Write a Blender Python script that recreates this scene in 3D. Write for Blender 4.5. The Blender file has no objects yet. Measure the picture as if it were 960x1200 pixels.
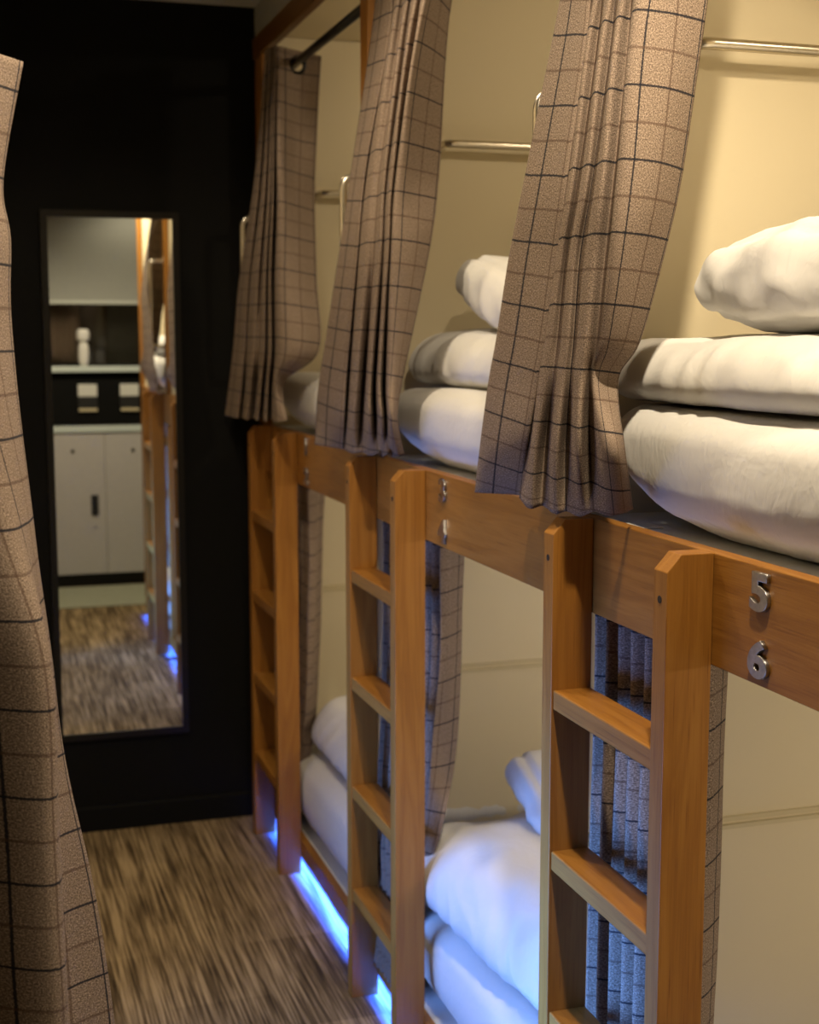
import bpy, bmesh, math, random
from mathutils import Vector, Matrix, noise
C = bpy.context.scene.collection
R = math.radians
random.seed(7)

# fold lines of the upper curtains, top row first (metres)
C1 = [[[0.885,2.017,2.157],[0.89,1.93,2.138],[0.91,1.967,2.148],[0.895,1.914,2.135],[0.92,1.944,2.143],[0.895,1.869,2.125],[0.92,1.898,2.133],[0.9,1.835,2.118],[0.935,1.876,2.129],[0.9,1.785,2.107],[0.95,1.779,2.109],[1.01,1.792,2.116]],[[0.862,2.089,1.911],[0.862,1.941,1.894],[0.885,1.986,1.9],[0.862,1.91,1.891],[0.89,1.947,1.896],[0.862,1.86,1.886],[0.89,1.897,1.891],[0.862,1.809,1.88],[0.91,1.87,1.888],[0.872,1.771,1.876],[0.92,1.766,1.877],[0.985,1.808,1.884]],[[0.862,2.159,1.781],[0.862,1.981,1.772],[0.88,2.016,1.774],[0.86,1.947,1.77],[0.885,1.982,1.772],[0.86,1.901,1.768],[0.885,1.929,1.769],[0.86,1.834,1.764],[0.905,1.883,1.767],[0.868,1.784,1.761],[0.91,1.787,1.762],[0.965,1.82,1.765]],[[0.864,2.223,1.642],[0.862,2.023,1.643],[0.885,2.07,1.643],[0.86,1.985,1.643],[0.888,2.013,1.643],[0.86,1.921,1.643],[0.888,1.955,1.643],[0.858,1.854,1.643],[0.905,1.913,1.643],[0.876,1.832,1.643],[0.905,1.828,1.643],[0.945,1.85,1.643]],[[0.866,2.259,1.576],[0.862,2.049,1.582],[0.885,2.096,1.581],[0.86,2.006,1.584],[0.888,2.028,1.583],[0.86,1.935,1.586],[0.888,1.966,1.584],[0.858,1.866,1.588],[0.905,1.938,1.585],[0.88,1.867,1.587],[0.905,1.879,1.587],[0.93,1.887,1.586]],[[0.868,2.304,1.454],[0.864,2.097,1.47],[0.888,2.144,1.466],[0.858,2.036,1.475],[0.888,2.058,1.472],[0.856,1.945,1.482],[0.886,1.974,1.479],[0.854,1.86,1.488],[0.892,1.9,1.484],[0.855,1.782,1.494],[0.862,1.753,1.496],[0.885,1.773,1.494]],[[0.87,2.334,1.372],[0.922,2.263,1.374],[0.885,2.157,1.38],[0.865,2.068,1.374],[0.885,2.059,1.379],[0.875,1.988,1.375],[0.885,1.965,1.381],[0.89,1.926,1.378],[0.893,1.884,1.39],[0.901,1.852,1.388],[0.92,1.844,1.392],[0.945,1.864,1.395]]]
C2 = [[[0.935,3.18,2.417],[0.93,3.04,2.385],[0.955,3.109,2.402],[0.93,2.99,2.374],[0.955,3.038,2.387],[0.93,2.928,2.361],[0.955,2.977,2.373],[0.93,2.87,2.348],[0.965,2.942,2.366],[0.935,2.822,2.338],[0.985,2.876,2.353],[1.04,2.951,2.374]],[[0.885,3.216,2.036],[0.88,3.089,2.022],[0.91,3.18,2.033],[0.88,3.021,2.014],[0.91,3.062,2.02],[0.88,2.929,2.004],[0.91,2.996,2.013],[0.88,2.872,1.998],[0.92,2.978,2.011],[0.89,2.856,1.996],[0.94,2.882,2.001],[1.0,2.917,2.007]],[[0.865,3.263,1.841],[0.862,3.1,1.832],[0.89,3.186,1.837],[0.862,3.015,1.828],[0.9,3.078,1.832],[0.865,2.919,1.823],[0.895,2.987,1.827],[0.865,2.861,1.819],[0.9,2.951,1.825],[0.875,2.845,1.819],[0.92,2.855,1.82],[0.965,2.887,1.823]],[[0.866,3.46,1.552],[0.862,3.203,1.559],[0.888,3.284,1.556],[0.86,3.09,1.562],[0.888,3.117,1.561],[0.862,2.984,1.564],[0.888,3.033,1.563],[0.862,2.911,1.566],[0.89,2.972,1.565],[0.872,2.88,1.567],[0.89,2.876,1.567],[0.925,2.938,1.565]],[[0.868,3.508,1.441],[0.862,3.229,1.456],[0.888,3.31,1.451],[0.86,3.122,1.462],[0.888,3.141,1.461],[0.86,2.986,1.47],[0.888,3.027,1.467],[0.86,2.892,1.475],[0.888,2.947,1.471],[0.86,2.828,1.478],[0.87,2.83,1.478],[0.89,2.87,1.475]],[[0.857,3.483,1.374],[0.88,3.306,1.376],[0.885,3.309,1.376],[0.872,3.175,1.376],[0.885,3.131,1.381],[0.888,3.07,1.378],[0.885,2.997,1.389],[0.898,3.006,1.381],[0.885,2.924,1.394],[0.901,2.945,1.385],[0.907,2.918,1.388],[0.924,2.934,1.39]]]
C3 = [[[0.925,4.355,2.525],[0.925,4.317,2.521],[0.94,4.362,2.533],[0.92,4.245,2.512],[0.94,4.313,2.528],[0.92,4.209,2.51],[0.94,4.288,2.526],[0.92,4.185,2.505],[0.94,4.264,2.522],[0.93,4.195,2.508],[1.0,4.206,2.499],[1.06,4.183,2.484]],[[0.905,4.364,2.293],[0.905,4.313,2.286],[0.925,4.382,2.296],[0.905,4.25,2.277],[0.925,4.307,2.286],[0.9,4.166,2.265],[0.925,4.257,2.279],[0.9,4.131,2.26],[0.935,4.267,2.281],[0.915,4.129,2.261],[0.985,4.174,2.265],[1.04,4.163,2.261]],[[0.885,4.386,2.087],[0.885,4.307,2.079],[0.91,4.402,2.089],[0.885,4.218,2.071],[0.91,4.286,2.078],[0.885,4.132,2.063],[0.91,4.224,2.072],[0.885,4.085,2.058],[0.93,4.255,2.076],[0.9,4.06,2.056],[0.96,4.099,2.062],[1.03,4.161,2.07]],[[0.86,4.487,1.842],[0.862,4.357,1.837],[0.88,4.42,1.84],[0.862,4.224,1.832],[0.89,4.283,1.834],[0.865,4.113,1.827],[0.895,4.218,1.832],[0.868,4.055,1.825],[0.91,4.202,1.831],[0.88,3.993,1.823],[0.93,3.981,1.823],[1.0,4.028,1.825]],[[0.84,4.519,1.607],[0.85,4.382,1.609],[0.868,4.447,1.608],[0.853,4.261,1.61],[0.88,4.288,1.609],[0.857,4.113,1.611],[0.885,4.197,1.61],[0.86,4.03,1.612],[0.9,4.168,1.61],[0.866,3.93,1.613],[0.91,3.883,1.613],[0.975,3.904,1.612]],[[0.833,4.551,1.504],[0.845,4.407,1.508],[0.865,4.482,1.506],[0.85,4.293,1.512],[0.875,4.31,1.511],[0.856,4.152,1.516],[0.882,4.226,1.513],[0.86,4.072,1.518],[0.89,4.164,1.515],[0.862,3.986,1.521],[0.875,3.976,1.521],[0.9,4.02,1.519]],[[0.822,4.579,1.391],[0.842,4.459,1.388],[0.86,4.524,1.39],[0.848,4.347,1.389],[0.87,4.347,1.394],[0.854,4.202,1.395],[0.878,4.253,1.399],[0.858,4.094,1.398],[0.885,4.159,1.402],[0.862,3.992,1.404],[0.866,3.918,1.408],[0.875,3.891,1.412]]]
HX = [.876, .884, .875]
MROT = -.38
VO = [(0, .020, .014, .010, .011, .011, .012, .012, .012, .013, .016, .020), (0, .014, .012, .010, .011, .011, .012, .012, .012, .013, .017, .022), (0, .006, .006, .006, .006, .006, .006, .006, .006, .006, .016, .026)]
VPH = [-.055, 0.0, 0.0, 0.0]
EXPOSURE = 0.0
WORLD = .004
# left curtain: height, x of each fold, y of each fold
LEFT = [
 (1.955, (-.62,-.54,-.46,-.38,-.30,-.22,-.14,-.07,-.01,.03,.076), (1.66,1.60,1.66,1.60,1.66,1.60,1.66,1.60,1.58,1.60,1.66)),
 (1.825, (-.62,-.54,-.46,-.38,-.30,-.22,-.14,-.07,-.02,.02,.053), (1.66,1.60,1.66,1.60,1.66,1.60,1.66,1.60,1.57,1.59,1.66)),
 (1.76,  (-.62,-.54,-.46,-.38,-.30,-.22,-.14,-.07,-.02,.02,.058), (1.66,1.60,1.66,1.60,1.66,1.60,1.66,1.60,1.57,1.58,1.66)),
 (1.66,  (-.62,-.54,-.46,-.38,-.30,-.22,-.14,-.07,-.02,.02,.054), (1.66,1.60,1.66,1.60,1.66,1.60,1.66,1.60,1.57,1.58,1.66)),
 (1.45,  (-.62,-.54,-.46,-.38,-.30,-.22,-.14,-.07,.03,.055,.071), (1.66,1.60,1.66,1.60,1.66,1.60,1.66,1.60,1.55,1.60,1.66)),
 (1.30,  (-.62,-.54,-.46,-.38,-.30,-.22,-.14,-.06,.067,.071,.085), (1.66,1.60,1.66,1.60,1.66,1.60,1.66,1.60,1.51,1.61,1.66)),
 (1.10,  (-.62,-.54,-.46,-.38,-.30,-.22,-.14,-.05,.0735,.076,.105), (1.66,1.60,1.66,1.60,1.66,1.60,1.66,1.58,1.50,1.62,1.67)),
 (.85,   (-.62,-.54,-.46,-.38,-.30,-.22,-.14,-.04,.075,.077,.146), (1.66,1.60,1.66,1.60,1.66,1.60,1.66,1.57,1.50,1.63,1.68)),
 (.45,   (-.62,-.54,-.46,-.38,-.30,-.22,-.14,-.04,.078,.083,.165), (1.66,1.60,1.66,1.60,1.66,1.60,1.66,1.55,1.52,1.62,1.68)),
 (.012,  (-.62,-.54,-.46,-.38,-.30,-.22,-.14,-.04,.08,.085,.175), (1.66,1.60,1.66,1.60,1.66,1.60,1.66,1.55,1.52,1.62,1.68)),
]
LEFT = [(1.65+(z-1.65)*1.06, [x*1.06 for x in xs], [y*1.06 for y in ys]) for z, xs, ys in LEFT[:-1]] + [(.012, [x*1.06 for x in LEFT[-1][1]], [y*1.06 for y in LEFT[-1][2]])]
def BEDDING():
    g = 'folded white duvets on the bunks'
    duvet('folded_duvet', 1.41, 1.50, 1.548, .425, .55, .108, 'folded white duvet on the nearest upper bunk, beneath a pillow', 'duvet', 3, group=g)
    duvet('folded_duvet', 1.45, 2.74, 1.535, .43, .50, .125, 'folded white duvet on the middle upper bunk, between two curtains', 'duvet', 5, group=g)
    duvet('folded_duvet', 1.42, 2.62, .335, .45, .46, .21, 'puffy folded white duvet on the lower middle bunk, behind the middle ladder', 'duvet', 8, rot=(0, 0, 4), amp=.02, group=g, r=.12)
    duvet('folded_duvet', 1.42, 3.75, .352, .42, .46, .19, 'folded white duvet on the lower farthest bunk', 'duvet', 11, amp=.016, group=g, r=.12)
    pillow(1.38, 1.715, 1.732, .66, .50, .165, 'white pillow on the folded duvet of the nearest upper bunk', (0, 0, 0), 2)
    pillow(1.64, 1.73, 1.875, .66, .48, .12, 'white pillow at the right frame edge, on top of the other one', (0, 0, 0), 4)
    pillow(1.40, 2.86, 1.722, .66, .46, .16, 'white pillow on the middle upper bunk, peeking out left of the curtain', (14, 4, 0), 6)
    pillow(1.48, 2.81, .572, .62, .42, .13, 'white pillow leaning on the lower middle bunk duvet', (16, 5, 0), 9)
def LIGHTS():
    W = (1.0, .82, .57)
    light('downlight', 'SPOT', (.64, 1.15, 2.68), 107, W, spot_size=R(150), spot_blend=.6, shadow_soft_size=.035)
    light('downlight', 'SPOT', (1.05, .05, 2.68), 10.5, W, spot_size=R(140), spot_blend=.6, shadow_soft_size=.05)  # added to brighten the lockers in the mirror, not a known fixture
    light('downlight', 'SPOT', (.50, 2.55, 2.68), 40, W, spot_size=R(150), spot_blend=.6, shadow_soft_size=.035)
    light('downlight', 'SPOT', (.46, 3.8, 2.68), 15, W, spot_size=R(130), spot_blend=.6, shadow_soft_size=.035)
    for k in range(3):  # unseen warm fill added inside each bunk to lift the cream panels
        yn = YF0+PITCH*k+PT-PITCH
        light('bunk_fill', 'AREA', (1.75, yn+.15, 2.58), 5.0, W, rot=(35, 0, 0), shape='DISK', size=.16)
        light('bunk_fill', 'AREA', (1.75, yn+.15, 1.27), 6.3, W, rot=(35, 0, 0), shape='DISK', size=.16)
    B = (.015, .075, 1.0)
    for k in range(3):
        light('led_glow', 'AREA', (.9535, YF0+PITCH*(k-.45), .0436), 15.0, B, rot=(0, 6, 0), shape='RECTANGLE', size=.008, size_y=1.12, spread=R(92))
    light('left_bunk_glow', 'AREA', (-.03, 2.62, .55), 9.5, (.11, .32, 1.0), rot=(0, -90, 0), shape='RECTANGLE', size=.75, size_y=1.35, spread=R(104))
    light('left_bunk_glow', 'AREA', (-.03, 1.96, .50), 6, (.11, .32, 1.0), rot=(0, -90, 0), shape='RECTANGLE', size=.8, size_y=.18, spread=R(62))  # second blue source, added to tint the nearest lower curtain
# ------------------------------------------------------------------ helpers
def link(name, me, mat=None, parent=None, loc=(0, 0, 0), smooth=False):
    o = bpy.data.objects.new(name, me)
    C.objects.link(o)
    o.location = loc
    if mat: me.materials.append(mat)
    if parent: o.parent = parent
    if smooth:
        for p in me.polygons: p.use_smooth = True
    return o

def bm_obj(name, bm, mat, parent=None, loc=(0, 0, 0), smooth=False):
    me = bpy.data.meshes.new(name)
    bm.normal_update()
    bm.to_mesh(me); bm.free()
    return link(name, me, mat, parent, loc, smooth)

def tag(o, label, cat, group=None, kind=None):
    if label: o['label'] = label
    if cat: o['category'] = cat
    if group: o['group'] = group
    if kind: o['kind'] = kind
    return o

def thing(name, label, cat, loc=(0, 0, 0), group=None):
    o = bpy.data.objects.new(name, None)
    o.empty_display_size = .1
    C.objects.link(o); o.location = loc
    return tag(o, label, cat, group)

def structure(o):
    o['kind'] = 'structure'; return o

def box_bm(x0, x1, y0, y1, z0, z1, bev=0.0, bm=None):
    b = bmesh.new()
    vs = [b.verts.new(p) for p in ((x0,y0,z0),(x1,y0,z0),(x1,y1,z0),(x0,y1,z0),(x0,y0,z1),(x1,y0,z1),(x1,y1,z1),(x0,y1,z1))]
    for f in ((3,2,1,0),(4,5,6,7),(0,1,5,4),(1,2,6,5),(2,3,7,6),(3,0,4,7)):
        b.faces.new([vs[i] for i in f])
    if bev: bmesh.ops.bevel(b, geom=b.edges[:], offset=bev, segments=2, profile=.5, affect='EDGES')
    if bm is None: return b
    me = bpy.data.meshes.new('t'); b.to_mesh(me); b.free(); bm.from_mesh(me); bpy.data.meshes.remove(me)
    return bm

def prism_bm(prof, axis, a0, a1, bev=0.0):
    """profile (list of 2-D points) swept along an axis between a0 and a1"""
    b = bmesh.new()
    def P(p, a):
        if axis == 'Y': return (p[0], a, p[1])
        if axis == 'X': return (a, p[0], p[1])
        return (p[0], p[1], a)
    A = [b.verts.new(P(p, a0)) for p in prof]; B = [b.verts.new(P(p, a1)) for p in prof]
    n = len(prof)
    b.faces.new(A); b.faces.new(B[::-1])
    for i in range(n): b.faces.new((A[i], B[i], B[(i+1) % n], A[(i+1) % n]))
    bmesh.ops.recalc_face_normals(b, faces=b.faces[:])
    if bev: bmesh.ops.bevel(b, geom=b.edges[:], offset=bev, segments=2, profile=.5, affect='EDGES')
    return b

def tube_bm(pts, r, n=12, bm=None, cap=True):
    b = bm or bmesh.new()
    pts = [Vector(p) for p in pts]
    rings = []
    prev = None
    for i, p in enumerate(pts):
        t = (pts[min(i+1, len(pts)-1)] - pts[max(i-1, 0)]).normalized()
        if prev is None:
            u = t.orthogonal().normalized()
        else:
            u = (prev - t*prev.dot(t)).normalized()
        prev = u
        w = t.cross(u)
        rings.append([b.verts.new(p + r*(math.cos(2*math.pi*k/n)*u + math.sin(2*math.pi*k/n)*w)) for k in range(n)])
    for a, c in zip(rings, rings[1:]):
        for k in range(n): b.faces.new((a[k], a[(k+1) % n], c[(k+1) % n], c[k]))
    if cap:
        b.faces.new(rings[0][::-1]); b.faces.new(rings[-1])
    return b

def arc_path(pts, r, n=6):
    """polyline with rounded corners"""
    pts = [Vector(p) for p in pts]; out = [pts[0]]
    for a, b, c in zip(pts, pts[1:], pts[2:]):
        d1 = (a-b).normalized(); d2 = (c-b).normalized()
        p1 = b + d1*r; p2 = b + d2*r
        for k in range(n+1):
            t = k/n
            out.append(p1*(1-t)**2 + b*2*t*(1-t) + p2*t*t)
    out.append(pts[-1]); return out

def torus_bm(c, axis, R0, r, n=24, m=10):
    b = bmesh.new(); c = Vector(c); ax = Vector(axis).normalized(); u = ax.orthogonal().normalized(); w = ax.cross(u)
    rings = []
    for i in range(n):
        a = 2*math.pi*i/n; d = math.cos(a)*u + math.sin(a)*w
        rings.append([b.verts.new(c + d*(R0 + r*math.cos(2*math.pi*k/m)) + ax*r*math.sin(2*math.pi*k/m)) for k in range(m)])
    for i in range(n):
        A, B = rings[i], rings[(i+1) % n]
        for k in range(m): b.faces.new((A[k], B[k], B[(k+1) % m], A[(k+1) % m]))
    bmesh.ops.recalc_face_normals(b, faces=b.faces[:])
    return b

# ------------------------------------------------------------------ materials
def new_mat(name):
    m = bpy.data.materials.new(name); m.use_nodes = True
    nt = m.node_tree; b = nt.nodes['Principled BSDF']
    return m, nt, b
def nd(nt, t, **kw):
    n = nt.nodes.new(t)
    for k, v in kw.items(): setattr(n, k, v)
    return n
def ramp(nt, stops, interp='LINEAR'):
    n = nt.nodes.new('ShaderNodeValToRGB'); n.color_ramp.interpolation = interp
    el = n.color_ramp.elements
    while len(el) > 1: el.remove(el[-1])
    el[0].position = stops[0][0]; el[0].color = (*stops[0][1], 1)
    for p, c in stops[1:]:
        e = el.new(p); e.color = (*c, 1)
    return n
def math_n(nt, op, a, b=None, c=None):
    n = nd(nt, 'ShaderNodeMath', operation=op)
    for i, v in enumerate((a, b, c)):
        if v is None: continue
        if isinstance(v, (int, float)): n.inputs[i].default_value = v
        else: nt.links.new(v, n.inputs[i])
    return n.outputs[0]
def mix_n(nt, fac, a, b, blend='MIX'):
    n = nd(nt, 'ShaderNodeMix', data_type='RGBA', blend_type=blend)
    for i, v in ((0, fac), (6, a), (7, b)):
        if isinstance(v, (int, float)): n.inputs[i].default_value = v
        elif isinstance(v, tuple): n.inputs[i].default_value = (*v, 1)
        else: nt.links.new(v, n.inputs[i])
    return n.outputs[2]

def plain(name, col, rough=.5, metal=0.0, bump=0.0, bscale=200, spec=.5, var=.0):
    m, nt, b = new_mat(name)
    b.inputs['Roughness'].default_value = rough; b.inputs['Metallic'].default_value = metal
    b.inputs['Specular IOR Level'].default_value = spec
    tc = nd(nt, 'ShaderNodeTexCoord'); nz = nd(nt, 'ShaderNodeTexNoise'); nz.inputs['Scale'].default_value = bscale
    nz.inputs['Detail'].default_value = 3
    nt.links.new(tc.outputs['Object'], nz.inputs['Vector'])
    lo = tuple(c*(1-var) for c in col); hi = tuple(min(1, c*(1+var)) for c in col)
    rp = ramp(nt, [(.3, lo), (.7, hi)]); nt.links.new(nz.outputs['Fac'], rp.inputs[0])
    nt.links.new(rp.outputs[0], b.inputs['Base Color'])
    if bump:
        bp = nd(nt, 'ShaderNodeBump'); bp.inputs['Strength'].default_value = bump; bp.inputs['Distance'].default_value = .002
        nt.links.new(nz.outputs['Fac'], bp.inputs['Height']); nt.links.new(bp.outputs[0], b.inputs['Normal'])
    return m

def wood(name, axis, tint=1.0):
    m, nt, b = new_mat(name)
    tc = nd(nt, 'ShaderNodeTexCoord'); oi = nd(nt, 'ShaderNodeObjectInfo')
    off = nd(nt, 'ShaderNodeVectorMath', operation='ADD'); cm = nd(nt, 'ShaderNodeCombineXYZ')
    nt.links.new(oi.outputs['Random'], cm.inputs[0]); nt.links.new(oi.outputs['Random'], cm.inputs[1]); nt.links.new(oi.outputs['Random'], cm.inputs[2])
    nt.links.new(tc.outputs['Object'], off.inputs[0]); nt.links.new(cm.outputs[0], off.inputs[1])
    def mapped(s_across, s_along):
        mp = nd(nt, 'ShaderNodeMapping')
        sc = [s_across]*3; sc['XYZ'.index(axis)] = s_along
        mp.inputs['Scale'].default_value = sc
        nt.links.new(off.outputs[0], mp.inputs[0]); return mp.outputs[0]
    n1 = nd(nt, 'ShaderNodeTexNoise'); n1.inputs['Scale'].default_value = 1; n1.inputs['Detail'].default_value = 4; n1.inputs['Distortion'].default_value = .8
    nt.links.new(mapped(20, 1.6), n1.inputs['Vector'])
    wv = nd(nt, 'ShaderNodeMath', operation='MULTIPLY'); wv.inputs[1].default_value = 9.0; nt.links.new(n1.outputs['Fac'], wv.inputs[0])
    fr = math_n(nt, 'PINGPONG', wv.outputs[0], 1.0)
    n2 = nd(nt, 'ShaderNodeTexNoise'); n2.inputs['Scale'].default_value = 1; n2.inputs['Detail'].default_value = 5
    nt.links.new(mapped(420, 9), n2.inputs['Vector'])
    n3 = nd(nt, 'ShaderNodeTexNoise'); n3.inputs['Scale'].default_value = 1; n3.inputs['Detail'].default_value = 2
    nt.links.new(mapped(5, 1.2), n3.inputs['Vector'])
    f = math_n(nt, 'MULTIPLY_ADD', fr, .30, math_n(nt, 'MULTIPLY', n2.outputs['Fac'], .45))
    f = math_n(nt, 'MULTIPLY_ADD', n3.outputs['Fac'], .35, f)
    k = tint
    rp = ramp(nt, [(.25, (0.232*k, 0.090*k, 0.0138*k)), (.52, (0.305*k, 0.129*k, 0.0206*k)), (.8, (0.361*k, 0.163*k, 0.0310*k))])
    nt.links.new(f, rp.inputs[0])
    # dark open pores
    pm = nd(nt, 'ShaderNodeMapRange'); pm.inputs['From Min'].default_value = .25; pm.inputs['From Max'].default_value = .36
    nt.links.new(n2.outputs['Fac'], pm.inputs['Value'])
    col = mix_n(nt, pm.outputs[0], (0.181*k, 0.065*k, 0.0112*k), rp.outputs[0])
    nt.links.new(col, b.inputs['Base Color'])
    b.inputs['Roughness'].default_value = .42; b.inputs['Specular IOR Level'].default_value = .4
    bp = nd(nt, 'ShaderNodeBump'); bp.inputs['Strength'].default_value = .12; bp.inputs['Distance'].default_value = .002
    nt.links.new(n2.outputs['Fac'], bp.inputs['Height']); nt.links.new(bp.outputs[0], b.inputs['Normal'])
    return m

def tweed():
    m, nt, b = new_mat('plaid_tweed')
    uv = nd(nt, 'ShaderNodeUVMap'); uv.uv_map = 'UVMap'
    sp = nd(nt, 'ShaderNodeSeparateXYZ'); nt.links.new(uv.outputs[0], sp.inputs[0])
    P = .102
    def n_(sc, det=2, rough=.6):
        n = nd(nt, 'ShaderNodeTexNoise'); n.inputs['Scale'].default_value = sc; n.inputs['Detail'].default_value = det; n.inputs['Roughness'].default_value = rough
        nt.links.new(uv.outputs[0], n.inputs['Vector']); return n.outputs['Fac']
    fine = n_(430, 3, .85); mid = n_(60, 2)
    rp = ramp(nt, [(.35, (.035, .024, .018)), (.5, (.225, .168, .128)), (.65, (.58, .46, .365))]); nt.links.new(fine, rp.inputs[0])
    base = mix_n(nt, .30, rp.outputs[0], mix_n(nt, mid, (.145, .105, .08), (.235, .178, .14)))
    wob = math_n(nt, 'MULTIPLY', math_n(nt, 'SUBTRACT', n_(300, 1), .5), .0022)
    cols = base
    for ax in (0, 1):
        c = math_n(nt, 'ADD', sp.outputs[ax], wob)
        t = math_n(nt, 'PINGPONG', c, P/2)
        mr = nd(nt, 'ShaderNodeMapRange'); mr.inputs['From Min'].default_value = .0021; mr.inputs['From Max'].default_value = .0010
        nt.links.new(t, mr.inputs['Value'])
        mb = nd(nt, 'ShaderNodeMapRange'); mb.inputs['From Min'].default_value = P/2-.0024; mb.inputs['From Max'].default_value = P/2-.0012
        nt.links.new(t, mb.inputs['Value'])
        cols = mix_n(nt, math_n(nt, 'MULTIPLY', mb.outputs[0], .62), cols, (.085, .05, .035))
        cols = mix_n(nt, math_n(nt, 'MULTIPLY', mr.outputs[0], .93), cols, (.012, .014, .022))
    nt.links.new(cols, b.inputs['Base Color'])
    b.inputs['Roughness'].default_value = .95; b.inputs['Specular IOR Level'].default_value = .15
    return m

def linen(name='white_linen', col=(.70, .69, .67)):
    m, nt, b = new_mat(name)
    tc = nd(nt, 'ShaderNodeTexCoord')
    def n_(sc, det, dist=0.0, st=(1, 1, 1)):
        mp = nd(nt, 'ShaderNodeMapping'); mp.inputs['Scale'].default_value = st
        nt.links.new(tc.outputs['Object'], mp.inputs[0])
        n = nd(nt, 'ShaderNodeTexNoise'); n.inputs['Scale'].default_value = sc; n.inputs['Detail'].default_value = det; n.inputs['Distortion'].default_value = dist
        nt.links.new(mp.outputs[0], n.inputs['Vector']); return n.outputs['Fac']
    a = n_(9, 3, 1.2); c = n_(26, 2, 1.5, (1, 1, .5))
    ridged = math_n(nt, 'ABSOLUTE', math_n(nt, 'SUBTRACT', c, .5))
    h = math_n(nt, 'MULTIPLY_ADD', ridged, -.8, a)
    b.inputs['Base Color'].default_value = (*col, 1)
    b.inputs['Roughness'].default_value = .85; b.inputs['Specular IOR Level'].default_value = .2
    b.inputs['Sheen Weight'].default_value = .1
    bp = nd(nt, 'ShaderNodeBump'); bp.inputs['Strength'].default_value = .18; bp.inputs['Distance'].default_value = .012
    nt.links.new(h, bp.inputs['Height']); nt.links.new(bp.outputs[0], b.inputs['Normal'])
    return m

def carpet():
    m, nt, b = new_mat('striped_carpet')
    tc = nd(nt, 'ShaderNodeTexCoord')
    def mp(sc):
        q = nd(nt, 'ShaderNodeMapping'); q.inputs['Scale'].default_value = sc
        nt.links.new(tc.outputs['Object'], q.inputs[0]); return q.outputs[0]
    def n_(sc, det=2, rough=.5):
        n = nd(nt, 'ShaderNodeTexNoise'); n.inputs['Scale'].default_value = 1; n.inputs['Detail'].default_value = det; n.inputs['Roughness'].default_value = rough
        nt.links.new(mp(sc), n.inputs['Vector']); return n.outputs['Fac']
    s1 = n_((115, 2.2, 1), 3, .6); s2 = n_((320, 8, 1), 2); fine = n_((500, 420, 1), 2, .7); broad = n_((16, 3, 1), 2)
    br = nd(nt, 'ShaderNodeTexBrick'); br.offset = .37; br.inputs['Scale'].default_value = 1
    br.inputs['Brick Width'].default_value = .5; br.inputs['Row Height'].default_value = .25; br.inputs['Mortar Size'].default_value = .0
    br.inputs['Color1'].default_value = (.41, .41, .41, 1); br.inputs['Color2'].default_value = (.59, .59, .59, 1); br.inputs['Bias'].default_value = 0
    rot = nd(nt, 'ShaderNodeMapping'); rot.inputs['Rotation'].default_value = (0, 0, R(90)); rot.inputs['Location'].default_value = (.1, .07, 0)
    nt.links.new(tc.outputs['Object'], rot.inputs[0]); nt.links.new(rot.outputs[0], br.inputs['Vector'])
    f = math_n(nt, 'MULTIPLY_ADD', s1, 1.05, math_n(nt, 'MULTIPLY', s2, .28))
    f = math_n(nt, 'MULTIPLY_ADD', fine, .14, f)
    f = math_n(nt, 'MULTIPLY_ADD', broad, .25, f)
    sep = nd(nt, 'ShaderNodeSeparateColor'); nt.links.new(br.outputs['Color'], sep.inputs[0])
    f = math_n(nt, 'MULTIPLY_ADD', sep.outputs[0], .45, f)
    f = math_n(nt, 'SUBTRACT', f, .575)
    rp = ramp(nt, [(.27, (.026, .018, .010)), (.46, (.155, .107, .054)), (.66, (.47, .345, .19))]); nt.links.new(f, rp.inputs[0])
    nt.links.new(rp.outputs[0], b.inputs['Base Color'])
    b.inputs['Roughness'].default_value = .97; b.inputs['Specular IOR Level'].default_value = .1
    bp = nd(nt, 'ShaderNodeBump'); bp.inputs['Strength'].default_value = .6; bp.inputs['Distance'].default_value = .004
    nt.links.new(math_n(nt, 'ADD', fine, s2), bp.inputs['Height']); nt.links.new(bp.outputs[0], b.inputs['Normal'])
    return m

def emit(name, col, s):
    m, nt, b = new_mat(name)
    b.inputs['Base Color'].default_value = (*[c*.5 for c in col], 1)
    b.inputs['Emission Color'].default_value = (*col, 1); b.inputs['Emission Strength'].default_value = s
    return m

def glass_mat():
    m, nt, b = new_mat('window_glass')
    b.inputs['Transmission Weight'].default_value = 1; b.inputs['Roughness'].default_value = 0; b.inputs['IOR'].default_value = 1.45
    return m
def mirror_mat():
    m, nt, b = new_mat('mirror_silver')
    b.inputs['Base Color'].default_value = (.86, .89, .87, 1); b.inputs['Metallic'].default_value = 1; b.inputs['Roughness'].default_value = .005
    return m
def ribbed():
    m, nt, b = new_mat('dark_ribbed')
    b.inputs['Base Color'].default_value = (.05, .045, .025, 1); b.inputs['Roughness'].default_value = .5
    return m

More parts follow.
